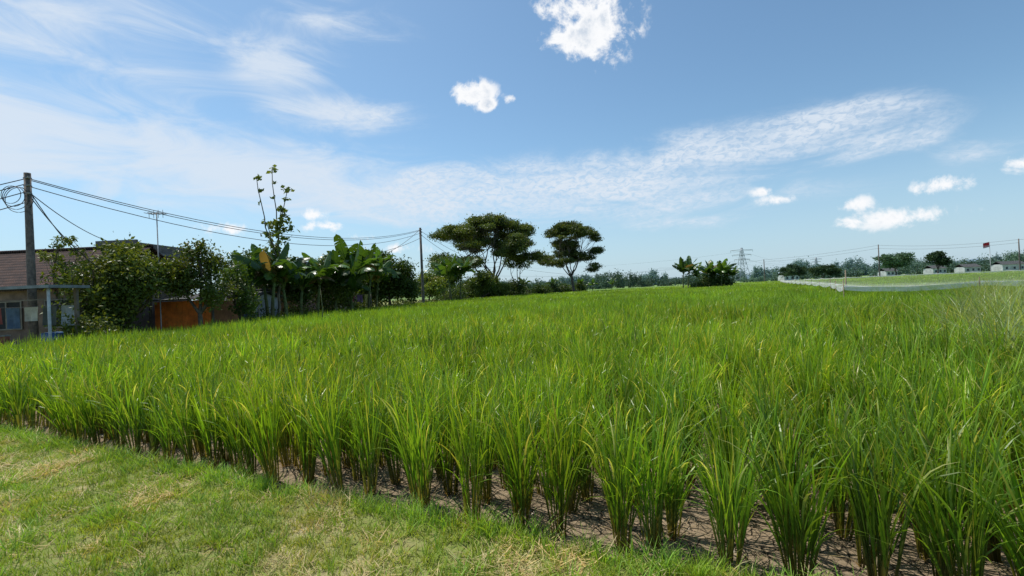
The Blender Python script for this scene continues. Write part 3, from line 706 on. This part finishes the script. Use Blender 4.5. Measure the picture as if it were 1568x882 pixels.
mb.box((-23, 16.15, 2.05), (-15.8, 16.19, 2.09), (.2, .17, .15)); mb.build('frame', [M_paint], cp)
mb = MB(); mb.box((-22.5, 16.25, 0), (-17.6, 16.4, .85), (.30, .12, .08)); mb.box((-22.5, 16.22, .853), (-17.6, 16.43, .90), (.3, .29, .27)); mb.build('low_brick_wall', [M_paint], cp)
def laundry(name, x0, y0, x1, y1, z_, cols, seed):
    r = np.random.default_rng(seed); mb = MB(); n_ = len(cols)
    for (xx, yy) in ((x0, y0), (x1, y1)): mb.tube([(xx, yy, 0), (xx, yy, z_+.1)], .03, 6, (.3, .25, .2), 0)
    mb.tube([(x0, y0, z_), ((x0+x1)/2, (y0+y1)/2, z_-.06), (x1, y1, z_)], .006, 4, (.1, .1, .1), 0)
    for k, c_ in enumerate(cols):
        a = (k+.12)/n_; b_ = (k+.88)/n_; hh = r.uniform(.5, .85); V = []
        for i_ in range(9):
            u_ = a+(b_-a)*i_/8
            for j_ in range(4):
                V.append((x0+(x1-x0)*u_+.01*math.sin(i_*2+j_), y0+(y1-y0)*u_+.05*math.sin(i_*1.7+k)*j_/3, z_-.05-hh*j_/3))
        F_ = [(i_*4+j_, (i_+1)*4+j_, (i_+1)*4+j_+1, i_*4+j_+1) for i_ in range(8) for j_ in range(3)]
        mb.add(V, F_, c_, 0, True)
    return mb.build(name, [M_paint])
laundry('laundry_line', -14.6, 24.4, -13.3, 24.6, 1.75, [(.6, .61, .63), (.15, .2, .32), (.55, .55, .55)], 1)
laundry('laundry_line', -20.5, 17.6, -16.3, 17.6, 1.9, [(.5, .52, .55), (.35, .1, .1), (.12, .2, .35), (.6, .6, .58), (.1, .12, .12), (.35, .4, .45)], 2)
laundry('laundry_line', -13.2, 37.8, -11.5, 38.2, 1.9, [(.5, .12, .2), (.25, .15, .35), (.6, .55, .2)], 3)
mb = MB(); mb.tube([(-16.5, 16.8, 0), (-16.5, 16.8, .1), (-16.5, 16.8, .45), (-16.5, 16.8, .85), (-16.5, 16.8, .9)], [.28, .3, .32, .3, .27], 16, (.06, .14, .32), 0); mb.build('water_barrel', [M_metal])
e_ = empty('concrete_house'); mb = MB(); mb.box((-23.3, 26.6, 0), (-21.2, 31, 4.7), (.17, .16, .155)); mb.box((-23.45, 26.45, 4.703), (-21.05, 31.15, 4.85), (.22, .21, .2)); mb.box((-23.4, 26.5, 4.853), (-21.1, 26.65, 5.5), (.15, .14, .135)); mb.box((-21.25, 26.653, 4.853), (-21.1, 31.1, 5.35), (.15, .14, .135)); mb.build('walls', [M_paint], e_)
mb = MB(); mb.box((-22.9, 26.56, 3.2), (-21.9, 26.59, 4.2), (.03, .03, .035)); mb.box((-23.0, 26.53, 3.1), (-21.8, 26.57, 3.18), (.4, .38, .35)); mb.build('window', [M_paint], e_)
e_ = empty('orange_shed'); mb = MB()
for k in range(10): mb.box((-16.7+k*.26, 21.9, .1), (-16.7+k*.26+.25, 21.94, 1.85), (.75*R.uniform(.85, 1.1), .20, .035))
mb.box((-16.7, 21.96, .1), (-14.1, 25, 1.8), (.3, .12, .05)); mb.build('plank_walls', [M_paint], e_)
mb = MB(); mb.add([(-16.9, 21.8, 1.95), (-13.9, 21.8, 1.95), (-13.9, 25.3, 2.25), (-16.9, 25.3, 2.25), (-16.9, 21.8, 1.9), (-13.9, 21.8, 1.9), (-13.9, 25.3, 2.2), (-16.9, 25.3, 2.2)], [(0,1,2,3),(4,7,6,5),(0,4,5,1),(1,5,6,2),(3,2,6,7),(0,3,7,4)], (.2, .2, .2)); mb.build('sheet_roof', [M_corr], e_)
mb = MB()
for xx in (-16.85, -13.95): mb.tube([(xx, 21.84, 0), (xx, 21.84, 1.9)], .05, 6, (.12, .1, .08), 0)
mb.build('posts', [M_bark], e_)
for (x, y, w_, h_) in ((300, 280, 14, 4), (285, 290, 10, 3.5), (260, 285, 8, 3.5), (170, 285, 9, 3.5), (235, 290, 7, 3.2)):
    e_ = empty('farm_building'); mb = MB(); mb.box((x-w_/2, y, 0), (x+w_/2, y+7, h_), (.5, .52, .53)); mb.build('walls', [M_paint], e_)
    mb = MB(); gable(mb, x-w_/2, x+w_/2, y, y+7, h_, h_+1.8, 0); mb.build('roof', [M_corr], e_)
    mb = MB()
    for k in range(3): mb.box((x-w_/2+(k+.4)*w_/3, y-.06, 1), (x-w_/2+(k+.4)*w_/3+1.2, y-.01, 2.3), (.05, .06, .07))
    mb.build('windows', [M_paint], e_)

# ------------------------------------------------------------ sun + sky
SEL, SAZ = 62, -50
sun = bpy.data.lights.new('sun', 'SUN'); sun.energy = 5.0; sun.angle = rad(.53); sun.color = (1, .955, .87)
so = bpy.data.objects.new('sun', sun); scene.collection.objects.link(so)
dv = Vector((math.sin(rad(SAZ))*math.cos(rad(SEL)), math.cos(rad(SAZ))*math.cos(rad(SEL)), math.sin(rad(SEL))))
so.rotation_euler = dv.to_track_quat('Z', 'Y').to_euler(); so.location = dv*50

w = bpy.data.worlds.new('World'); scene.world = w; w.use_nodes = True
w.cycles.sampling_method = 'NONE'
w.node_tree.nodes.clear(); T = NT(w.node_tree); out = T.n('ShaderNodeOutputWorld')
sky = T.n('ShaderNodeTexSky', sky_type='NISHITA'); sky.sun_disc = False; sky.sun_elevation = rad(SEL); sky.sun_rotation = rad(SAZ % 360)
sky.air_density = 1.0; sky.dust_density = .6; sky.ozone_density = 3.0; sky.altitude = 50
tc = T.n('ShaderNodeTexCoord'); D = tc.outputs['Generated']
sx = T.n('ShaderNodeSeparateXYZ'); T.L.new(D, sx.inputs[0])
az = T.m('MULTIPLY', T.m('ARCTAN2', sx.outputs[0], sx.outputs[1]), 57.2958)
el = T.m('MULTIPLY', T.m('ARCSINE', sx.outputs[2]), 57.2958)
cv = T.n('ShaderNodeCombineXYZ'); T.L.new(az, cv.inputs[0]); T.L.new(el, cv.inputs[1]); V2 = cv.outputs[0]
def blobs(L_, soft=False):
    acc = None
    for (a, e, rx, ry, amp) in L_:
        s1 = T.n('ShaderNodeVectorMath', operation='SUBTRACT'); T.L.new(V2, s1.inputs[0]); s1.inputs[1].default_value = (a, e, 0)
        s2 = T.n('ShaderNodeVectorMath', operation='MULTIPLY'); T.L.new(s1.outputs[0], s2.inputs[0]); s2.inputs[1].default_value = (1/rx, 1/ry, 0)
        s3 = T.n('ShaderNodeVectorMath', operation='LENGTH'); T.L.new(s2.outputs[0], s3.inputs[0])
        v = T.m('MULTIPLY', T.m('SUBTRACT', 1., s3.outputs['Value']), amp)
        acc = v if acc is None else T.m('SMOOTH_MAX' if soft else 'MAXIMUM', acc, v, .25 if soft else None)
    return acc
cum = [(10.6, 27.6, 5.6, 3.5, 1), (8.2, 31.0, 4.2, 2.6, 1), (12.6, 28.8, 4.6, 3.2, 1), (-3.6, 22.9, 2.9, 1.6, 1), (-2.2, 21.9, 1.6, .9, .9), (.9, 22.3, 1.0, .7, .6),
       (42.9, 7.7, 2.8, .8, .6), (47.6, 8.4, 1.8, .9, .7), (30.4, 8.3, 2., .6, .5), (36.3, 6.9, 1.7, .7, .5), (39.9, 5.2, 4.2, .9, .45), (36., 5.2, 1.5, .9, .45), (28.5, 9.3, 1, .4, .4),
       (-21.3, 8.2, 2.6, .8, .6), (-17.9, 6.9, 2.6, .9, .65), (-31.2, 7.7, 2.6, .7, .5), (-22.5, 9.4, 1.8, .6, .45), (-14, 5.4, 4, .7, .45)]
fc = blobs(cum)
N1 = T.noise(D, 14, 7, .64, .4); N2 = T.noise(D, 55, 4, .65)
nn = T.m('ADD', T.m('MULTIPLY', T.m('SUBTRACT', N1, .5), 3.0), T.m('MULTIPLY', T.m('SUBTRACT', N2, .5), 1.0))
dens = T.m('ADD', fc, T.m('MULTIPLY', nn, T.ramp(fc, -1.2, 0, 0, 1)))
mc = T.ramp(dens, .0, .65)
mc = T.m('MULTIPLY', mc, T.ramp(fc, -.6, .3, .0, 1.))
cir = [(-52, 15, 28, 7, 1.15), (-30, 13.5, 22, 5.2, 1.15), (-10, 11.7, 22, 4.6, 1.1), (8, 12.2, 18, 4.2, 1.05), (24, 13.6, 15, 3.8, 1.05), (33, 14.6, 11, 2.8, 1.1), (38, 12.5, 8, 2.2, .8),
       (-20, 20.3, 10, 2.6, .85), (-26, 24.5, 8, 3.6, .75), (-46, 25, 20, 7, .6), (16, 9, 22, 1.8, .55), (-20, 29, 9, 2.4, .4), (45, 9.9, 4, 1.6, .6), (20, 6.9, 9, 1., .5)]
fi = blobs(cir, True)
cm = T.n('ShaderNodeVectorMath', operation='MULTIPLY'); T.L.new(V2, cm.inputs[0]); cm.inputs[1].default_value = (.05, .17, 0)
C1 = T.noise(cm.outputs[0], 1.7, 8, .62, .9)
cm2 = T.n('ShaderNodeVectorMath', operation='MULTIPLY'); T.L.new(V2, cm2.inputs[0]); cm2.inputs[1].default_value = (.55, 1.1, 0)
C2 = T.noise(cm2.outputs[0], 2.0, 4, .6, .8)
ci_ = T.m('ADD', fi, T.m('MULTIPLY', T.m('SUBTRACT', C1, .5), 2.4))
mi = T.ramp(ci_, -.15, .9, 0, .85)
mi = T.m('MULTIPLY', mi, T.m('ADD', 1., T.m('MULTIPLY', T.m('SUBTRACT', T.ramp(C2, .3, .62, .5, 1.15), 1.), T.ramp(az, -30, 0))), clamp=True)
mi = T.m('MULTIPLY', mi, T.ramp(fi, -.3, .4, 0, 1.))
hz = T.m('MULTIPLY', T.ramp(el, -3, 17, 1, 0), .8)
skyc = T.mix(1., sky.outputs[0], (1.05, 1.2, 1.15), 'MULTIPLY')
bs = T.n('ShaderNodeBackground'); T.L.new(skyc, bs.inputs[0]); bs.inputs[1].default_value = .12
bh = T.n('ShaderNodeBackground'); bh.inputs[0].default_value = (.46, .62, .80, 1); bh.inputs[1].default_value = 1.
bc = T.n('ShaderNodeBackground'); bc.inputs[0].default_value = (.72, .80, .90, 1); bc.inputs[1].default_value = 1.
bk = T.n('ShaderNodeBackground'); T.L.new(T.mix(T.m('MULTIPLY', T.ramp(dens, .6, 1.5), T.ramp(N2, .35, .65, .5, 1)), (.97, .98, 1.), (.60, .68, .79)), bk.inputs[0]); bk.inputs[1].default_value = 1.
def ms(f, a, b_):
    x = T.n('ShaderNodeMixShader'); T.put(x.inputs[0], f); T.L.new(a, x.inputs[1]); T.L.new(b_, x.inputs[2]); return x.outputs[0]
o = ms(hz, bs.outputs[0], bh.outputs[0]); o = ms(mi, o, bc.outputs[0]); o = ms(mc, o, bk.outputs[0]); T.L.new(o, out.inputs[0])

# ------------------------------------------------------------ camera
cam = bpy.data.cameras.new('camera'); co = bpy.data.objects.new('camera', cam); scene.collection.objects.link(co)
cam.sensor_width = 36; cam.lens = 16.5; cam.clip_end = 9000; cam.clip_start = .05
Mx = Matrix.Translation((0, 0, 1.65)) @ Matrix.Rotation(rad(90.3), 4, 'X') @ Matrix.Rotation(rad(-2.6), 4, 'Z')
co.matrix_world = Mx; scene.camera = co
